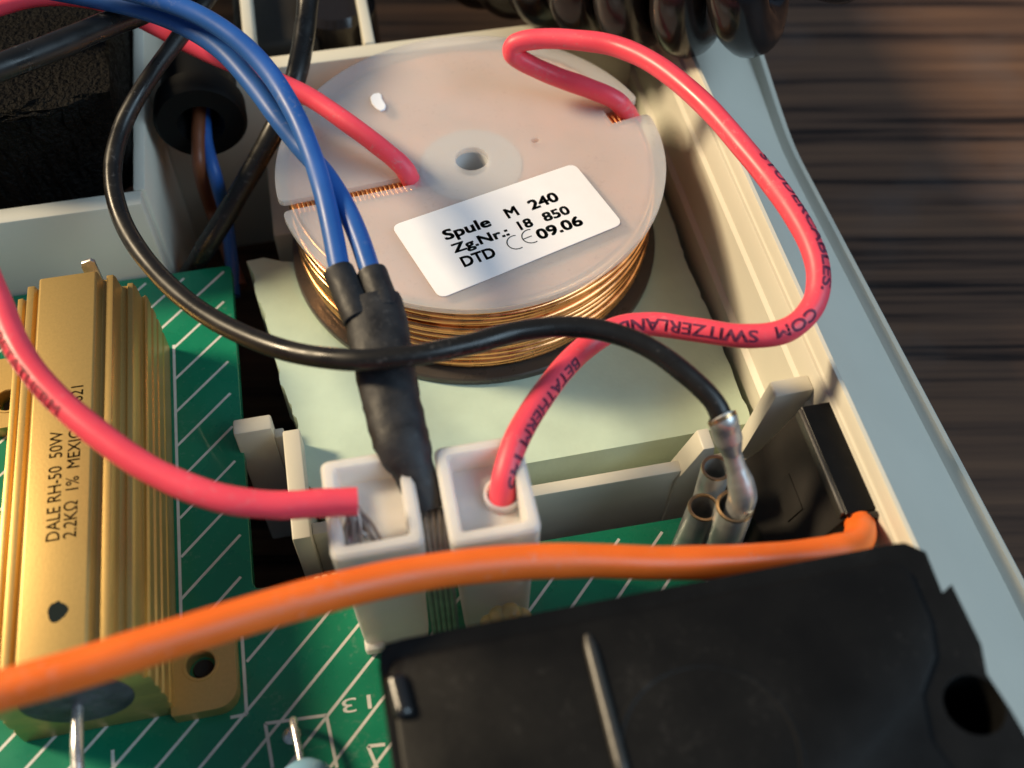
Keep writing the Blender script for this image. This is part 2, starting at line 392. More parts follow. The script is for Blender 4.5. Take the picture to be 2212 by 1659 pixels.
fo = obj('foam_sheet', from_bm(bm), 'foam', angle=30); tag(fo, 'pale green foam sheet with ragged left edge lying under the copper coil', 'foam')

# ================================================================== the coil
CX, CY, CR = 15.6, 106.1, 25.15
C = thing('copper_coil', 'round copper wire coil between milky plastic discs with a white label on top', 'coil', (CX, CY, -15.2))
def slot(I, O, h):
    I, O = Vector((I.x, I.y)), Vector((O.x, O.y)); u = (O - I).normalized(); nn = Vector((-u.y, u.x)); out = []
    for s in (-1, 1):
        q = I + nn * h * s - Vector((CX, CY)); b = q.dot(u); t = -b + math.sqrt(b * b - q.length_squared + CR * CR)
        out.append((I + nn * h * s, I + nn * h * s + u * t))
    return out          # [(inner, rim) for right-hand side, left-hand side]
s1 = slot(at(893, 388, 0), at(612, 446, 0), .85)
s2 = slot(at(1312, 252, 0), at(1410, 224, 0), 1.45)
def ang(p): return math.atan2(p.y - CY, p.x - CX)
def rim_arc(a, b, seg):
    if b < a: b += 2 * math.pi
    return [Vector((CX + CR * math.cos(a + (b - a) * k / seg), CY + CR * math.sin(a + (b - a) * k / seg))) for k in range(seg + 1)]
def rounded(inner, rim, arcdir):
    """rim corner of a slot with a small radius: points from inner side to a little along the rim"""
    a = ang(rim) + arcdir * (1.1 / CR); u = (inner - rim).normalized()
    p0 = rim + u * 1.0; p2 = Vector((CX + CR * math.cos(a), CY + CR * math.sin(a)))
    return [p0 * (1 - t) ** 2 + rim * 2 * t * (1 - t) + p2 * t * t for t in (0, .25, .5, .75, 1)]
# counter-clockwise outline: slot 2 (right) ... slot 1 (left) ...
loop = []
aR = ang(s2[1][1]) + 1.1 / CR; bL = ang(s1[0][1]) - 1.1 / CR
loop += rounded(s2[1][0], s2[1][1], 1) + rim_arc(aR, bL, 90)[1:-1] + rounded(s1[0][0], s1[0][1], -1)[::-1]
loop += [s1[0][0], s1[1][0]]
aR2 = ang(s1[1][1]) + 1.1 / CR; bL2 = ang(s2[0][1]) - 1.1 / CR
loop += rounded(s1[1][0], s1[1][1], 1) + rim_arc(aR2, bL2, 90)[1:-1] + rounded(s2[0][0], s2[0][1], -1)[::-1]
loop += [s2[0][0], s2[1][0]]
hole = [Vector((CX + .1 + 2.15 * math.cos(2 * math.pi * k / 40), CY + 2.15 * math.sin(2 * math.pi * k / 40))) for k in range(40)]
h2c = at(1156, 303, 0).xy; hole2 = [Vector((h2c.x + .55 * math.cos(2 * math.pi * k / 16), h2c.y + .42 * math.sin(2 * math.pi * k / 16))) for k in range(16)]
def flat_ring(loops, z0, z1, ch=.22):
    """plate with holes and a small chamfer on the outer upper edge"""
    tri = tessellate_polygon([[Vector((p.x, p.y, 0)) for p in l] for l in loops]); fl = [p for l in loops for p in l]; N = len(fl)
    V = [(p.x, p.y, z1) for p in fl] + [(p.x, p.y, z0) for p in fl]
    F = []
    for a, b, c in tri:
        A, Bq, Cq = fl[a], fl[b], fl[c]
        if (Bq - A).cross(Cq - A) < 0: b, c = c, b
        F.append([a, b, c]); F.append([N + c, N + b, N + a])
    o = 0
    for l in loops:
        for i in range(len(l)):
            j = (i + 1) % len(l); F.append([o + i, N + o + i, N + o + j, o + j])
        o += len(l)
    bm = bmesh.new(); vs = [bm.verts.new(v) for v in V]
    for f in F:
        try: bm.faces.new([vs[i] for i in f])
        except ValueError: pass
    bmesh.ops.recalc_face_normals(bm, faces=bm.faces)
    es = [e for e in bm.edges if len(e.link_faces) == 2 and e.calc_face_angle(0) > .9 and e.verts[0].co.z == z1 == e.verts[1].co.z]
    bmesh.ops.bevel(bm, geom=es, offset=ch, segments=2, affect='EDGES', profile=.5, clamp_overlap=True)
    return from_bm(bm)
obj('top_flange', flat_ring([loop, hole, hole2], -.85, 0.0), 'milky', C, angle=14)
obj('core', lathe([(2.2, -.95), (6.6, -.95), (6.6, -14.2), (2.2, -14.2), (2.2, -.95)], (CX, CY, 0), seg=40), 'core', C)
obj('bottom_flange', lathe([(2.0, -15.15), (25.1, -15.15), (25.2, -14.9), (25.2, -14.2), (25.0, -14.0), (2.0, -14.0), (2.0, -15.15)], (CX, CY, 0), seg=120), 'shaded', C, angle=30)
# winding: outer layer of turns down the side and the upper layer seen through the slots
rings = []
def ring(rad, z, wr, wob, seg=110, sides=7, win=None):
    ph = [random.uniform(0, 6.28) for _ in range(4)]; path = []
    V, F = [], []
    for k in range(seg):
        a = 2 * math.pi * k / seg if win is None else win[0] + (win[1] - win[0]) * k / (seg - 1)
        dz = wob * (.6 * math.sin(2 * a + ph[0]) + .5 * math.sin(5 * a + ph[1])); dr = wob * .5 * math.sin(3 * a + ph[2])
        for j in range(sides):
            b = 2 * math.pi * j / sides; rr = rad + dr + wr * math.cos(b)
            V.append((CX + rr * math.cos(a), CY + rr * math.sin(a), z + dz + wr * math.sin(b)))
    for k in range(seg if win is None else seg - 1):
        k2 = (k + 1) % seg
        for j in range(sides): F.append([k * sides + j, k2 * sides + j, k2 * sides + (j + 1) % sides, k * sides + (j + 1) % sides])
    return V, F
z = -1.5; i = 0
while z > -13.7:
    rings.append(ring(23.55 + random.uniform(-.38, .12) - .35 * max(0, (-z - 7) / 7), z, .52, .22)); z -= random.uniform(.70, .95); i += 1
rad = 7.0
while rad < 23.3:
    for I_, O_ in ((s1[0][0].lerp(s1[1][0], .5), s1[0][1].lerp(s1[1][1], .5)), (s2[0][0].lerp(s2[1][0], .5), s2[0][1].lerp(s2[1][1], .5))):
        f_ = (rad - (I_ - Vector((CX, CY))).length) / (CR - (I_ - Vector((CX, CY))).length); m_ = ang(I_.lerp(O_, min(1, max(0, f_)))); hw = .95 / rad
        if f_ > -.06: rings.append(ring(rad, -1.08, .28, 0, 8, 7, (m_ - hw, m_ + hw)))
    rad += .585
wd = obj('winding', merge(*rings), 'copper', C, angle=180); wd['kind'] = 'stuff'
obj('winding_body', lathe([(6.7, -1.15), (23.1, -1.15), (22.9, -13.9), (6.7, -13.9), (6.7, -1.15)], (CX, CY, 0), seg=90), 'copperdull', C)
# label
c4 = [at(950, 646, .02), at(1346, 484, .02), at(1240, 354, .02), at(845, 489, .02)]
lc = []
for i in range(4):
    a, b, c = c4[i - 1], c4[i], c4[(i + 1) % 4]; u = (a - b).normalized(); v = (c - b).normalized(); rr = 1.15
    p0, p2 = b + u * rr, b + v * rr
    lc += [(p0 * (1 - t) ** 2 + b * 2 * t * (1 - t) + p2 * t * t).xy for t in (0, .2, .4, .6, .8, 1)]
lab = obj('label', prism(lc, .015, .12, 'z', 0), 'paper', C, angle=30)
lx = (c4[1] - c4[0]).normalized(); ly = (c4[3] - c4[0]).normalized()
def lab_text(s, p0, p1, hgt, bold=.045): return text_plane(s, at(*p0, .12), at(*p1, .12), ly, hgt, .02, bold)
T1 = [lab_text('Spule', (963, 519), (1063, 487), 1.6), lab_text('M', (1098, 472), (1123, 463), 1.6), lab_text('240', (1149, 454), (1210, 432), 1.6),
      lab_text('Zg.Nr.:', (982, 547), (1102, 507), 1.42), lab_text('18', (1125, 497), (1154, 487), 1.42), lab_text('850', (1178, 479), (1234, 460), 1.42),
      lab_text('DTD', (1003, 577), (1074, 553), 1.6), lab_text('09.06', (1166, 518), (1262, 484), 1.6)]
# conformity mark: two open arcs and a bar
def arc_strip(c, r, a0, a1, wdt, n=18):
    V, F = [], []
    for k in range(n + 1):
        a = R(a0 + (a1 - a0) * k / n)
        for q in (r - wdt / 2, r + wdt / 2): V.append(c + lx * math.cos(a) * q + ly2 * math.sin(a) * q)
    for k in range(n): F.append([2 * k, 2 * k + 1, 2 * k + 3, 2 * k + 2])
    return V, F
ly2 = (ly - lx * ly.dot(lx)).normalized()
ca, cb = at(1115, 523, .145), at(1147, 510, .145)
T1 += [arc_strip(ca, 1.12, 65, 285, .14), arc_strip(cb, 1.12, 65, 285, .14)]
p0 = cb - lx * 1.12; p1 = cb + lx * .1
T1.append(([p0 - ly2 * .07, p1 - ly2 * .07, p1 + ly2 * .07, p0 + ly2 * .07], [(0, 1, 2, 3)]))
obj('print', merge(*T1), 'ink', lab, smooth=False)
fl = at(818, 222, .05)
rf = random.Random(3)
fp = [at(x, y, 0).xy for x, y in ((800, 213), (806, 206), (818, 203), (824, 207), (826, 217), (834, 230), (832, 239), (822, 243), (812, 236), (803, 226))]
tag(obj('plastic_flake', prism(fp, .02, .30, 'z', .08, 1), 'white'), 'small white plastic flake lying loose on the coil disc', 'flake')

# ================================================================== circuit board
PZ = -16.0
P = thing('circuit_board', 'green circuit board with white diagonal hatching and a cut-out beside the connectors', 'circuit board', (-18, 60, PZ - 1.6))
PX, NY, BY = -18.25, 58.9, 108.7
def fillet(x, y, r, a0, a1, n=5): return [(x + r * math.cos(R(a0 + (a1 - a0) * k / n)), y + r * math.sin(R(a0 + (a1 - a0) * k / n))) for k in range(n + 1)]
bp = [(-85, 5), (42, 5), (42, 58.2)] + [(PX + 1, NY - .05)] + [(PX + .3, NY + .08), (PX, NY + .7)] + fillet(PX - .8, BY - .8, .8, 0, 90) + [(-85, BY + .2)]
obj('board', prism(bp, PZ - 1.6, PZ, 'z', .08, 1), 'pcb', P, angle=30)
# white silkscreen: hatch clipped to free board, component outlines
ha, hb = at(366.7, 830, PZ), at(473, 729, PZ)
hd = (hb - ha).xy.normalized(); hn = Vector((-hd.y, hd.x))
l1, l2 = at(1495 * .3333, 512 + .3333 * 790, PZ).xy, at(1520 * .3333, 512 + .3333 * 1215, PZ).xy
pitch = abs((l2 - l1).dot(hn)) / 2; off0 = l1.dot(hn)
def free(p):
    x, y = p
    if x > 40 or x < -84 or y > BY - 1.3 or y < 6: return False
    if y > NY - 1.3 and x > PX - 1.3: return False
    if y > 56.8 and x > PX - 1.3: return False
    if -43.6 < x < -26.4 and 46.5 < y < 97: return False
    if -27 < x < -19.6 and 45.0 < y < 53.5: return False
    if -50 < x < -42 and 86 < y < 97.5: return False
    return True
silk = []
def strip(a, b, wd=.34, z=PZ + .006):
    a, b = Vector(a), Vector(b); u = (b - a).normalized(); nn = Vector((-u.y, u.x)) * wd / 2
    silk.append(([(*(a - nn), z), (*(b - nn), z), (*(b + nn), z), (*(a + nn), z)], [(0, 1, 2, 3)]))
for k in range(-30, 40):
    o = hn * (off0 + k * pitch); run = None
    base = o + hd * ((Vector((-20, 60)) - o).dot(hd))
    for i in range(-240, 241):
        q = base + hd * (i * .4); ok = free(q)
        if ok and run is None: run = q
        if not ok and run is not None:
            if (q - run).length > 1.2: strip(run, q)
            run = None
    if run is not None: strip(run, base + hd * 96)
z2 = PZ + .011
def poly_strip(l, wd=.36):
    for a, b in zip(l, l[1:]): strip(a, b, wd, z2)
poly_strip([(-26.35, 96), (-26.35, 53.4)]); poly_strip([(-19.8, 53.4), (-19.8, 44.5), (-21.5, 44.5)]); 
bx = [at(x, y, PZ).xy for x, y in ((589, 1659), (573, 1563), (705, 1545), (728, 1659))]
poly_strip(bx)
bx = [at(x, y, PZ).xy for x, y in ((815, 1659), (795, 1612), (832, 1608))]; poly_strip(bx)
poly_strip([at(243, 1620, PZ).xy, at(248, 1720, PZ).xy])
obj('silkscreen', merge(*silk), 'silk', P, smooth=False)
obj('silkscreen', text_plane('13', at(800, 1500, PZ + .012), at(737, 1512, PZ + .012), at(770, 1600, PZ) - at(770, 1500, PZ), 1.55, .006), 'silk', P, smooth=False)
# solder pad for the blue component
pc = at(630, 1588, PZ)
obj('solder_joint', lathe([(0, .75), (.35, .7), (.7, .45), (1.0, .02)], (pc.x, pc.y, PZ), seg=20), 'tin', P)

# ================================================================== gold power resistor
G = thing('power_resistor', 'gold finned power resistor bolted flat on the green circuit board', 'resistor', (-34.9, 70, PZ + .02))
half = [(3.1, .25), (3.35, 0.05), (3.55, -1.4), (4.0, -1.45), (4.2, -.75), (4.95, -.75), (5.15, -1.2), (5.3, -3.0), (6.0, -3.05), (6.15, -2.6), (6.75, -2.65), (6.95, -3.4), (7.05, -5.4), (7.3, -5.35), (7.55, -5.1), (7.75, -5.5), (7.8, -7.0), (7.6, -7.2), (7.62, -7.6), (7.85, -7.8), (7.9, -9.2), (7.68, -9.4), (7.68, -9.8), (7.92, -10.0), (7.95, -11.8), (7.7, -12.1), (7.7, -12.5), (7.9, -12.8), (7.9, -15.9)]
GX = -34.75
prof = [(GX + a, b) for a, b in half][::-1] + [(GX - a, b) for a, b in half]
obj('body', prism(prof, 46.0, 95.6, 'y', .06, 2), 'gold', G, angle=30)
def tab(x0, x1, y0, y1, hx, hy, sx):
    rr = 2.2; out = []
    corners = [(x0, y0), (x1, y0), (x1, y1), (x0, y1)]
    for (x, y), a in zip(corners, (180, 270, 0, 90)):
        r = rr if ((x == x1) == (sx > 0)) else .3
        cx = x + (r if x == x0 else -r); cy = y + (r if y == y0 else -r)
        out += [Vector(q) for q in fillet(cx, cy, r, a, a + 90, 6)]
    hl = [Vector((hx + 1.55 * math.cos(2 * math.pi * k / 28), hy + 1.55 * math.sin(2 * math.pi * k / 28))) for k in range(28)]
    return flat_ring([out, hl], PZ + .02, PZ + 1.9, .25)
obj('mounting_tab', tab(-27.2, -20.3, 45.0, 55.5, -24.0, 50.2, 1), 'gold', G, angle=30)
obj('mounting_tab', tab(-50.0, -42.4, 85.5, 96.4, -46.4, 89.6, -1), 'gold', G, angle=30)
for hx, hy in ((-24.0, 50.2), (-46.4, 89.6)):
    obj('screw', merge(lathe([(0, .6), (1.0, .6), (1.1, .4), (1.1, 0)], (hx, hy, PZ + .1), seg=20)), 'blackmod', G)
    obj('ring', lathe([(1.6, 1.86), (1.65, 2.0), (1.9, 2.0), (1.95, 1.86)], (hx, hy, PZ), seg=32), 'gold', G)
# end plug and terminals
obj('end_plug', lathe([(0, -.8), (2.0, -.7), (4.6, -.45), (5.4, -.1), (5.5, .5)], (GX, 45.95, -7.6), 'y', seg=40), 'potting', G)
pl = cr([(GX + .1, 46, -7.6), (GX + .1, 43.2, -7.6), (GX + .15, 40.4, -7.7), (GX + .25, 37.5, -8.5), (GX + .3, 34.5, -11)], 6)
obj('terminal', sweep(pl, .62, 14), 'tin', G)
q0 = aty(195, 590, 97.5); q1 = aty(190, 556, 98.6)
obj('terminal', merge(prism([(q0.x - .9, q0.z - 6), (q0.x + .9, q0.z - 6), (q0.x + .9, q1.z - .4), (q0.x + .5, q1.z), (q0.x - .7, q1.z - .3), (q0.x - .9, q1.z - 1)], 98.0, 98.5, 'y', .1), sweep(cr([(q0.x, 95.5, q0.z - 4), (q0.x, 99.2, q0.z - 4)], 4), .6, 12)), 'tin', G)
gz = .25
up = at(100, 1050, gz) - at(135, 1050, gz)
obj('print', merge(text_plane('DALE RH-50  50W', at(128, 1166, gz), at(136, 930, gz), up, 1.35, .02, .006),
                   text_plane('2.2K\u03a9  1%  MEXICO   0621', at(164, 1160, gz), at(180, 832, gz), up, 1.3, .02, .006)), 'inkgold', G, smooth=False)
dc = at(124, 1322, gz)
dp = []
for k in range(26):
    a = 2 * math.pi * k / 26; r_ = .95 * (1 + .10 * math.sin(3 * a + 1) + .22 * math.exp(-((a - 1.5) / .25) ** 2) + random.uniform(-.05, .05)); dp.append((dc.x + r_ * math.cos(a), dc.y + r_ * math.sin(a) * 1.08, gz + .015))
obj('ink_dot', (dp, [list(range(26))]), 'ink', G, smooth=False)

# ================================================================== white connectors
def connector(label, x0, x1, y0, y1, z1, t=1.35, depth=2.8):
    c = thing('wire_connector', label, 'connector', ((x0 + x1) / 2, (y0 + y1) / 2, PZ + .02), 'white wire connectors standing on the circuit board')
    z0 = PZ + .02
    def rect(i, z, r): 
        a, b, cc, d = x0 + i, x1 - i, y0 + i, y1 - i
        out = []
        for cx, cy, s in ((b - r, d - r, 0), (a + r, d - r, 90), (a + r, cc + r, 180), (b - r, cc + r, 270)):
            out += [(px, py, z) for px, py in fillet(cx, cy, r, s, s + 90, 3)]
        return out
    L = [rect(1.0, z0, .5), rect(.8, z0 + 3, .6), rect(.5, z1 - 7, .7), rect(.05, z1 - 5, .8), rect(0, z1 - .35, .8), rect(.35, z1, .6), rect(t - .25, z1, .35), rect(t, z1 - .3, .3), rect(t + .15, z1 - depth, .3)]
    V = [p for l in L for p in l]; n = 16; F = []
    for i in range(len(L) - 1):
        for k in range(n): F.append([i * n + k, i * n + (k + 1) % n, (i + 1) * n + (k + 1) % n, (i + 1) * n + k])
    F.append(list(range(n))[::-1]); F.append([(len(L) - 1) * n + k for k in range(n)])
    obj('shell', (V, F), 'nylon', c, angle=40)
    return c
c1 = connector('left white nylon connector where the cut red wire shows bare frayed strands', -7.35, 1.4, 48.2, 59.0, 8.0)
c2 = connector('right white nylon connector taking the printed red wire from the coil', 3.65, 12.3, 47.5, 58.4, 8.0)
obj('foot', box(-6.6, -4.4, 48.3, 50.2, PZ + .02, PZ + 1.6, .5), 'nylon', c1)

# ================================================================== wires
# black lead in the left compartment and brown/blue cores from the gland
wire('black_wire', 'black lead dropping straight down behind the circuit board corner', [(668, -60, 8), (664, 10, 6), (655, 90, 4), (635, 180, 2), (600, 265, -1), (555, 350, -5), (500, 445, -9.5), (445, 535, -14), (405, 600, -20)], 1.45, 'black')
gl = thing('cable_gland', 'dark rubber cable gland in the shadowed left compartment', 'cable gland', aty(430, 245, 128) + Vector((0, 0, -6)))
gc = aty(432, 225, 128)
obj('body', lathe([(0, 6), (4.8, 6), (5.2, 5), (5.2, 0), (6.2, -.5), (6.3, -3.5), (5.8, -4.2), (3.2, -4.4), (2.6, -3.0), (2.4, 2), (0, 2)], gc, 'y', seg=36), 'rubber', gl)
wire('brown_wire', 'thin brown core wire coming out of the rubber gland', [(431, 225, gc.z + .3), (428, 300, gc.z - 1.5), (432, 370, gc.z - 4.5), (455, 450, -18), (490, 540, -20.5), (520, 620, -22)], .95, 'brownw')
wire('blue_wire', 'thin blue core wire beside the brown one below the gland', [(440, 235, gc.z - .6), (446, 310, gc.z - 2.5), (468, 390, gc.z - 5.5), (488, 470, -17.5), (500, 560, -20), (505, 640, -22)], .95, 'blue')
# red wire from the coil's slot to the upper left
wire('red_wire', 'red wire running from upper left corner into the long slot of the coil disc', [(-70, 40, 13), (0, 12, 13.5), (90, -8, 14), (190, -4, 13.5), (270, 22, 12), (340, 58, 10), (430, 105, 8), (540, 152, 6.5), (660, 205, 5.2), (760, 272, 4), (830, 325, 2.9), (868, 358, 1.7), (884, 382, .2), (890, 398, -2.0)], 1.25, 'red')
# black lead with the receptacle, lying over everything
dD = [(505, -80, 13), (450, -5, 12.5), (395, 70, 11.5), (312, 185, 10), (262, 280, 8), (243, 380, 6.5), (268, 485, 5.5), (340, 590, 6), (450, 683, 8), (600, 752, 11), (750, 777, 13.2), (880, 770, 13.6), (1010, 745, 13), (1120, 716, 12.4), (1220, 706, 12), (1310, 716, 11.6), (1400, 750, 11), (1480, 807, 10), (1538, 862, 8.8), (1562, 908, 7.4)]
bw, bpath = wire('black_wire', 'long black wire looping across the coil to the metal terminals', dD, 1.1, 'black')
# thick black cable at the upper left
wire('black_cable', 'thick blurred black cable crossing the upper left corner', [(-80, 175, 21), (0, 146, 20), (120, 100, 18.5), (220, 58, 17), (310, 22, 15.5), (420, -40, 14)], 1.55, 'black')
# foreground red wire
pC = [(-50, 540, 16), (-8, 640, 15.2), (38, 752, 14.6), (110, 848, 14), (215, 940, 13.3), (330, 1018, 12.6), (465, 1073, 11.8), (590, 1091, 11), (690, 1087, 10.4), (772, 1083, 9.9)]
rC, pathC = wire('red_wire', 'red wire passing over the gold resistor with its cut end at the left connector', pC, 1.34, 'red')
obj('print', text_on_wire('STUDER-BETATHERM', pathC, 1.34, 3.5, 19, .85, 1.15), 'inkfaint', rC, smooth=False)
# bare strands out of its end
strands = []
e = pathC[-1] + Vector((-.6, 0, -1.0)); rs = random.Random(5)
for k in range(22):
    tx, ty = rs.uniform(740, 835), rs.uniform(1150, 1190)
    if k < 13: tx, ty = rs.uniform(748, 785), rs.uniform(1165, 1195)
    b = at(tx, ty, rs.uniform(5.4, 6.4)); mid = (e + b) / 2 + Vector((rs.uniform(-.5, .5), rs.uniform(-.3, .5), rs.uniform(-.4, .5)))
    strands.append(sweep(cr([e + Vector((rs.uniform(-.5, .5), rs.uniform(-.2, .2), rs.uniform(-.3, .3))), mid, b], 6), .17, 6))
obj('bare_strands', merge(*strands), 'strand', rC)
sb = at(768, 1175, 5.9)
obj('solder', lathe([(0, 1.1), (.6, 1.0), (1.0, .3), (1.0, -.8), (.7, -3.5), (0, -3.6)], sb, seg=18), 'tindull', rC)
# printed red wire from the coil's notch, round the loop, into the right connector
pB = [(1366, 262, -3.2), (1352, 240, -.6), (1326, 214, 1.5), (1270, 190, 2.6), (1200, 165, 3.8), (1140, 138, 5.6), (1108, 116, 7.2), (1116, 94, 8.6), (1165, 84, 9.6), (1240, 86, 10.4), (1330, 100, 11.2), (1420, 142, 12), (1520, 224, 12.4), (1610, 325, 12.4), (1690, 425, 11.8), (1745, 515, 11), (1768, 590, 10), (1756, 660, 9), (1700, 713, 8.3), (1610, 726, 7.8), (1500, 712, 7.2), (1400, 700, 6.8), (1318, 715, 6.4), (1240, 772, 6.6), (1172, 855, 7.4), (1118, 945, 8), (1091, 1030, 7), (1084, 1100, 4.4), (1084, 1140, 1.5)]
rB, pathB = wire('red_wire', 'printed red wire looping from the coil notch over the right wall into the right connector', pB, 1.3, 'red')
d = [0.0]
for a, b in zip(pathB, pathB[1:]): d.append(d[-1] + (b - a).length)
def arc_at(px, py):
    best = None
    for i, p in enumerate(pathB):
        q = p - Vector((0, 0, HC)); x = 1106 + FPX * q.dot(_r) / q.dot(_f); y = 829.5 - FPX * q.dot(_u) / q.dot(_f)
        e = (x - px) ** 2 + (y - py) ** 2
        if best is None or e < best[0]: best = (e, d[i])
    return best[1]
sA, sB, sC, sD = arc_at(1640, 340), arc_at(1768, 640), arc_at(1745, 680), arc_at(1665, 725)
sE, sF = arc_at(1630, 726), arc_at(1330, 705)
sG, sH = arc_at(1235, 780), arc_at(1088, 1050)
obj('print', merge(text_on_wire('STUDERCABLES.', pathB, 1.3, sA, sB - sA, -.6, 1.25),
                   text_on_wire('COM', pathB, 1.3, sC, sD - sC, -.55, 1.25),
                   text_on_wire('SWITZERLAND', pathB, 1.3, sE, sF - sE, -.7, 1.25),
                   text_on_wire('BETATHERM 145', pathB, 1.3, sG, sH - sG, -.95, 1.25)), 'inkred', rB, smooth=False)
ep = min(pathB[-16:], key=lambda p: abs(p.z - 5.9)); obj('sleeve_end', lathe([(1.5, .2), (1.62, .35), (1.85, .3), (1.9, -.8), (1.5, -.8), (1.5, .2)], (ep.x, ep.y, ep.z), seg=24), 'nylon', rB)
# two blue wires shrunk together into one black sleeve
K = thing('sleeved_cable', 'pair of blue wires joined in black heat shrink tubing leading down between the connectors', 'cable', at(935, 1130, 0))
pb1 = cr(pts([(60, -60, 24), (190, -38, 23), (310, -10, 22), (420, 28, 21), (510, 84, 20), (580, 155, 18.5), (636, 245, 17), (674, 335, 15.5), (700, 420, 14.2), (718, 500, 13.2), (736, 590, 12.2), (756, 650, 11.6)]), 8)
pb2 = cr(pts([(60, -30, 20), (200, -4, 19.5), (310, 22, 19), (400, 58, 18.2), (480, 110, 17.2), (548, 185, 16), (600, 255, 15), (650, 318, 13.8), (702, 376, 13.2), (745, 445, 12.8), (776, 515, 12.4), (803, 595, 11.9), (822, 645, 11.5)]), 8)
obj('blue_wire', sweep(pb1, 1.14), 'blue', K); obj('blue_wire', sweep(pb2, 1.14), 'blue', K)
def sleeve(path, r, rough, wall=.12):
    fr = frames(path); V, F = [], []; sd = 22
    rr = random.Random(len(path))
    for i, p in enumerate(path):
        ra, rb = r[i]
        t, n, b = fr[i]
        for k in range(sd):
            a = 2 * math.pi * k / sd; w_ = 1 + rough * rr.uniform(-1, 1)
            V.append(p + n * math.cos(a) * ra * w_ + b * math.sin(a) * rb * w_)
    for i in range(len(path) - 1):
        for k in range(sd): F.append([i * sd + k, i * sd + (k + 1) % sd, (i + 1) * sd + (k + 1) % sd, (i + 1) * sd + k])
    F.append(list(range(sd - 1, -1, -1))); F.append([(len(path) - 1) * sd + k for k in range(sd)])
    return V, F
sl1 = cr(pts([(731, 586, 12.2), (745, 618, 11.9), (764, 665, 11.5), (775, 690, 11.2)]), 4); obj('sleeve', sleeve(sl1, [(1.6, 1.65)] * len(sl1), .02), 'shrink', K)
sl2 = cr(pts([(803, 590, 11.9), (812, 615, 11.7), (826, 650, 11.4), (830, 670, 11.2)]), 4); obj('sleeve', sleeve(sl2, [(1.6, 1.65)] * len(sl2), .02), 'shrink', K)
ctrl = [(802, 650, 11.3), (814, 700, 10.9), (825, 760, 10.5), (838, 830, 9.9), (850, 885, 9.3), (866, 950, 8.5), (880, 985, 7.8), (893, 1015, 7.1), (905, 1048, 6.4), (914, 1076, 5.9), (922, 1104, 5.3)]
rw = [(1.75, 2.75), (1.8, 2.75), (1.8, 2.75), (1.8, 2.6), (1.9, 2.55), (1.9, 2.5), (1.7, 2.25), (1.5, 1.85), (1.4, 1.7), (1.3, 1.55), (1.2, 1.4)]
sp = cr(pts(ctrl), 4); rr_ = []
for i in range(len(sp)):
    j = min(i / 4, len(rw) - 1 - 1e-6); k = int(j); t = j - k
    rr_.append((rw[k][0] * (1 - t) + rw[k + 1][0] * t, (rw[k][1] * (1 - t) + rw[k + 1][1] * t) * 1.13))
obj('main_sleeve', sleeve(sp, rr_, .032), 'shrink', K, angle=60)
for k in range(5):
    q = [at(904 + 14 * k, 1098, 5.2), at(908 + 13.5 * k, 1140, 5.4), at(914 + 12.5 * k, 1180, 4.8)]; e_ = q[-1]
    q += [Vector((e_.x, e_.y - 1.2, 3.2)), Vector((e_.x, e_.y - 1.6, -6)), Vector((e_.x, e_.y - 1.6, PZ + .1))]
    obj('strand', sweep(cr(q, 5), .34, 10), 'springw', K)
# orange wire in the foreground
wire('orange_wire', 'thick orange wire crossing the whole foreground in front of the connectors', [(-90, 1516, 21.5), (0, 1492, 21.2), (180, 1442, 20.6), (400, 1372, 19.2), (640, 1300, 17), (860, 1247, 14.6), (1060, 1219, 12.4), (1250, 1211, 10.4), (1430, 1216, 8.6), (1600, 1212, 6.8), (1740, 1200, 4.6), (1810, 1188, 3.4), (1846, 1176, 2.2), (1859, 1150, .6), (1854, 1122, -1.6), (1840, 1098, -4)], 1.55, 'orange', sides=24)

# ================================================================== metal terminals at the right
def tube_terminal(label, x, y, z1, r, tilt=0.0, m='tindull'):
    t = thing('metal_terminal', label, 'terminal', (x, y, PZ + .02), 'metal terminals on the circuit board')
    V, F = lathe([(r - .32, PZ + 1.5), (r - .32, z1 - .05), (r - .2, z1), (r - .05, z1), (r, z1 - .1), (r, PZ + .02), (0, PZ + .02)], (x, y, 0), seg=32)
    V = [Vector((v[0] + tilt * (v[2] - PZ), v[1], v[2])) for v in V]
    obj('barrel', (V, F), m, t)
    V, F = lathe([(r - .36, z1 - .12), (r - .3, z1 + .03), (r - .02, z1 + .03), (r + .03, z1 - .12)], (x, y, 0), seg=32)
    obj('rim', ([Vector((v[0] + tilt * (v[2] - PZ), v[1], v[2])) for v in V], F), 'brass', t)
    return t
a = at(1547, 1010, -2.5); tube_terminal('upright metal terminal tube farthest from the orange wire', a.x, a.y, -2.5, 1.6)
a = at(1588, 1092, -2.0); tb2 = tube_terminal('widest metal terminal tube, holding the crimped black wire pin', a.x, a.y, -2.0, 2.0)
b = at(1521, 1095, -5.0); tube_terminal('dull leaning metal terminal tube nearest the right connector', b.x - .9, b.y, -5.0, 1.7, .08)
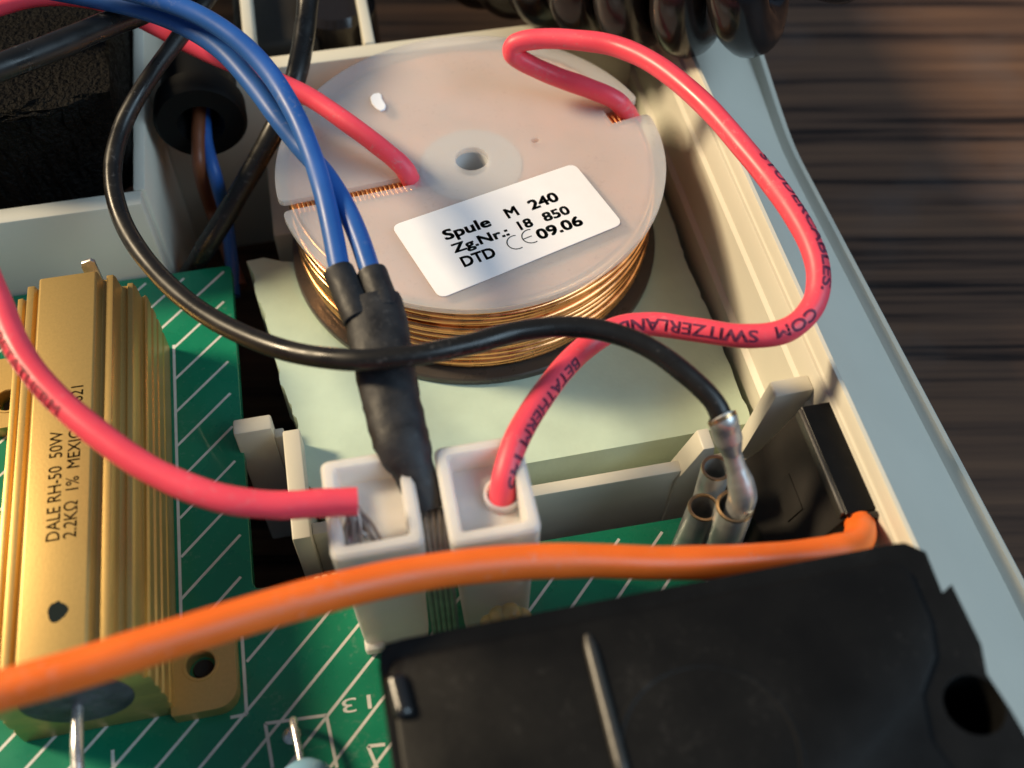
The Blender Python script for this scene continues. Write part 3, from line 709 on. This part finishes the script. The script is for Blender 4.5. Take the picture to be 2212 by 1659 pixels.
# crimp on the black wire's end
e = bpath[-1]
cc_ = [e + (bpath[-4] - e) * .35, e, at(1566, 925, 6.3), at(1573, 950, 5.0), at(1581, 978, 3.6), at(1590, 1008, 2.2), at(1599, 1040, .6), at(1604, 1072, -1.0), Vector((a.x + .6, a.y + .1, -4.0))]
rc_ = [1.5, 1.5, 1.5, 1.48, 1.0, 1.02, 1.4, 1.5, 1.5]
cp = cr(cc_, 6); crp = []
for i in range(len(cp)):
    j = min(i / 6, len(rc_) - 1.0001); k = int(j); t = j - k; crp.append(rc_[k] * (1 - t) + rc_[k + 1] * t)
obj('crimp', sweep(cp, crp, 24), 'tindull', bw)
obj('crimp_edge', sweep([cp[0] + (cp[0] - cp[1]).normalized() * .12, cp[0] + (cp[1] - cp[0]).normalized() * .3], 1.54, 24), 'brass', bw)

# ================================================================== black module at the right wall
Bm = thing('black_module', 'small black sloping moulded block against the right wall, taking the orange wire', 'module', (43, 54, PZ))
obj('body', prism([(37.9, PZ + .02), (45.0, PZ + .02), (45.1, -3.6), (46.2, -2.2), (47.0, .1), (44.2, .1), (43.8, -.3), (40.6, -7.5), (38.3, -10.0)], 46.9, 60.6, 'y', .2, 2), 'blackmod', Bm, angle=25)
obj('lid', prism([(43.7, .15), (47.5, .15), (47.45, .7), (43.85, .7)], 47.0, 60.5, 'y', .1, 1), 'blackbox', Bm, angle=20)
obj('ridge', prism([(43.3, -.5), (43.66, .05), (43.82, .78), (43.45, .6)], 47.2, 60.2, 'y', .1), 'ribsoft', Bm)
for k in range(2):
    obj('raised_mark', prism([(41.25 - .5 * k, -6.0 - 1.1 * k), (41.9 - .5 * k, -4.6 - 1.1 * k), (41.78 - .5 * k, -4.5 - 1.1 * k), (41.1 - .5 * k, -5.9 - 1.1 * k)], 51.0, 55.5 - k, 'y', .04, 1), 'blackmod', Bm)
obj('end_lip', box(44.0, 47.3, 46.1, 46.89, -1.8, .75, .25), 'cord', Bm)

# ================================================================== black case in the foreground
BZ = 12.0
D = thing('black_case', 'large black plastic component case in the lower right foreground', 'case', (20, 20, PZ + .02))
op = [at(x, y, BZ).xy for x, y in ((812, 1392), (1955, 1172), (2000, 1192), (2036, 1280), (2056, 1262), (2120, 1392), (2132, 1455), (2185, 1535), (2270, 1680))]
outl = [Vector((op[0].x, -2)), ] + [op[0] + Vector((0, -2.0)), op[0] + Vector((.25, -.7)), op[0] + Vector((.9, -.15)), op[0] + Vector((2.2, .05))] + [op[1] + Vector((-1, .1))] + op[1:] + [Vector((op[-1].x, -2))]
hc = at(2105, 1522, BZ).xy
hl = [Vector((hc.x + 2.5 * math.cos(2 * math.pi * k / 32), hc.y + 2.5 * math.sin(2 * math.pi * k / 32))) for k in range(32)]
obj('body', flat_ring([outl[::-1], hl], PZ + .02, BZ, 1.0), 'blackbox', D, angle=14)
cen = Vector((20, 20)); lidp = [at(x, y, BZ).xy for x, y in ((838, 1428), (1930, 1214), (1966, 1240), (2010, 1345), (2020, 1420), (1990, 1500), (2010, 1600), (2080, 1700))]
lidp = [Vector((lidp[0].x, -1))] + [lidp[0] + Vector((0, -1.2)), lidp[0] + Vector((.4, -.3)), lidp[0] + Vector((1.4, 0))] + lidp[1:] + [Vector((lidp[-1].x, -1))]
obj('lid', prism([tuple(p) for p in lidp], BZ - .3, BZ + .4, 'z', .25, 2), 'blackbox', D, angle=25)
BZ += .4
obj('screw', lathe([(0, BZ - 9), (2.45, BZ - 9), (2.45, BZ - 9.5)], (hc.x, hc.y, 0), seg=24), 'blackmod', D)
def rib(p0, p1, wdt, hgt, name='rib', m='cord'):
    a, b = at(*p0, BZ), at(*p1, BZ); n_ = 14; path = [a.lerp(b, k / n_) for k in range(n_ + 1)]
    rad = [wdt * min(1, .5 + 6 * min(k, n_ - k) / n_) for k in range(n_ + 1)]
    obj(name, sweep(path, rad, 16, True, (hgt / wdt, 1)), m, D)
rib((1268, 1372), (1351, 1690), .55, .5, m='ribsoft')
rib((852, 1458), (876, 1552), .85, .8, m='ribgloss')
ec = at(1530, 1610, BZ)
obj('emblem', lathe([(6.8, BZ - .05), (7.0, BZ + .05), (7.3, BZ + .05), (7.5, BZ - .05)], (ec.x, ec.y - .6, 0), seg=72), 'blackbox', D)

# ================================================================== blue axial component
Cp = thing('axial_component', 'pale blue lacquered axial component at the bottom edge of the board', 'component', at(660, 1700, PZ))
cc = at(660, 1683, -12)
obj('body', lathe([(0, 3.6), (1.2, 3.45), (2.3, 2.7), (2.85, 1.5), (2.9, 0), (2.75, -6), (2.9, -9), (0, -12)], (cc.x, cc.y - 1.6, -12.3), 'y', seg=36), 'capblue', Cp)
lw = at(650, 1560, PZ)
obj('lead', sweep(cr([(cc.x - .3, cc.y + 1.0, -12.2), (cc.x - .4, cc.y + 2.9, -12.1), (pc.x + .75, pc.y - .1, -12.4), (pc.x + .7, pc.y + .6, -13.6), (pc.x + .35, pc.y + .5, PZ + .1)], 6), .38, 12), 'tin', Cp)

# ================================================================== glue and scraps
bm = bmesh.new()
gb = at(1080, 1330, -13)
for dx, dy, dz, r_ in ((-1.6, .3, .4, 1.0), (-.5, .6, 1.2, 1.1), (.7, .5, 1.4, 1.2), (1.8, .2, .6, 1.1), (0, 0, -.8, 1.9)):
    m4 = Matrix.Translation((gb.x + dx, 46.6 + dy - .6, -8.8 + dz)); bmesh.ops.create_icosphere(bm, subdivisions=3, radius=r_, matrix=m4)
tag(obj('glue_blob', from_bm(bm), 'glue', angle=180), 'yellowish hot glue blob at the foot of the right connector', 'glue')
for lab_, (px, py, z_) in (('crumbled pale plastic scrap beside the left connector', (705, 1246, -13.5)), ('clear plastic scrap beside the right connector', (1120, 1268, -14.5))):
    a = at(px, py, z_); V, F = [], []
    for k in range(5):
        q = a + Vector((random.uniform(-1, 1), random.uniform(-.5, .5), random.uniform(-.3, .4)))
        v, f = box(q.x - .35, q.x + .35, q.y - .3, q.y + .3, q.z - .25, q.z + .25, .1, 1); V, F = merge((V, F), (v, f))
    tag(obj('plastic_scrap', (V, F), 'white' if px > 1000 else 'cut'), lab_, 'scrap')
a = at(1793, 178, -41.9)
tag(obj('white_crumb', lathe([(0, .5), (.35, .4), (.5, .15), (.45, 0), (0, 0)], (a.x, a.y, -42), seg=9), 'white'), 'tiny white crumb on the dark wooden table', 'crumb')

# ================================================================== granulated foam block, upper left
bm = bmesh.new()
arc = [(-27.9 - .4, 121.0)] + [(-28.6 - 26 * t, 121.0 - 3.4 * math.sin(math.pi * t) ** .8) for t in [k / 24 for k in range(1, 24)]] + [(-62, 121.5), (-82, 122), (-82, 185), (-29, 185)]
T = [bm.verts.new((x, y - 2.6, 8.0)) for x, y in arc]; B = [bm.verts.new((x, y - 1.5, -8.5)) for x, y in arc]
bm.faces.new(T); bm.faces.new(B[::-1])
for i in range(len(T)): bm.faces.new([T[i], T[(i + 1) % len(T)], B[(i + 1) % len(T)], B[i]])
bmesh.ops.recalc_face_normals(bm, faces=bm.faces)
bmesh.ops.triangulate(bm, faces=bm.faces)
for _ in range(4): bmesh.ops.subdivide_edges(bm, edges=[e for e in bm.edges if e.calc_length() > 2.2], cuts=1)
rg = random.Random(2)
for v in bm.verts: v.co += Vector((rg.uniform(-.3, .3), rg.uniform(-.4, .4), rg.uniform(-.4, .4)))
tag(obj('foam_block', from_bm(bm), 'granule', angle=20), 'rough black granulated foam block in the upper left compartment', 'foam block')

# ================================================================== coiled cord, top right, and dark parts behind the rear wall
def helix(axis, rh, pitch, ph=0.0):
    fr = frames(axis); d = [0.0]; out = []
    for a, b in zip(axis, axis[1:]): d.append(d[-1] + (b - a).length)
    st = int(d[-1] / pitch * 30); i = 0
    for k in range(st):
        q = d[-1] * k / st
        while d[i + 1] < q: i += 1
        t = (q - d[i]) / (d[i + 1] - d[i]); p = axis[i].lerp(axis[i + 1], t); n_, b_ = fr[i][1], fr[i][2]; a = -2 * math.pi * q / pitch + ph
        out.append(p + (n_ * math.cos(a) + b_ * math.sin(a)) * rh)
    return out
ax_ = cr([at(880, -190, -4), at(1040, -150, 1), at(1230, -105, 6), at(1420, -72, 10), at(1570, -66, 13), at(1680, -100, 17), at(1745, -220, 24), at(1770, -400, 32)], 10)
tag(obj('coiled_cord', sweep(helix(ax_, 7.7, 7.7, .6), 3.75, 24), 'cord'), 'glossy black coiled cord draped over the housing at top', 'cord')
k = aty(600, 15, 146)
tag(obj('dark_component', lathe([(0, 7), (5, 7), (6, 6), (6.2, -4), (5.4, -6), (0, -6)], (2.0, 150, -12), 'z', seg=36), 'cord'), 'dark round component behind the rear inner wall', 'component')
tag(obj('dark_block', box(-14, -1.6, 144, 160, -40, -7, 1.2, 3), 'blackmod'), 'dark block in the rear compartment beside the black lead', 'component')
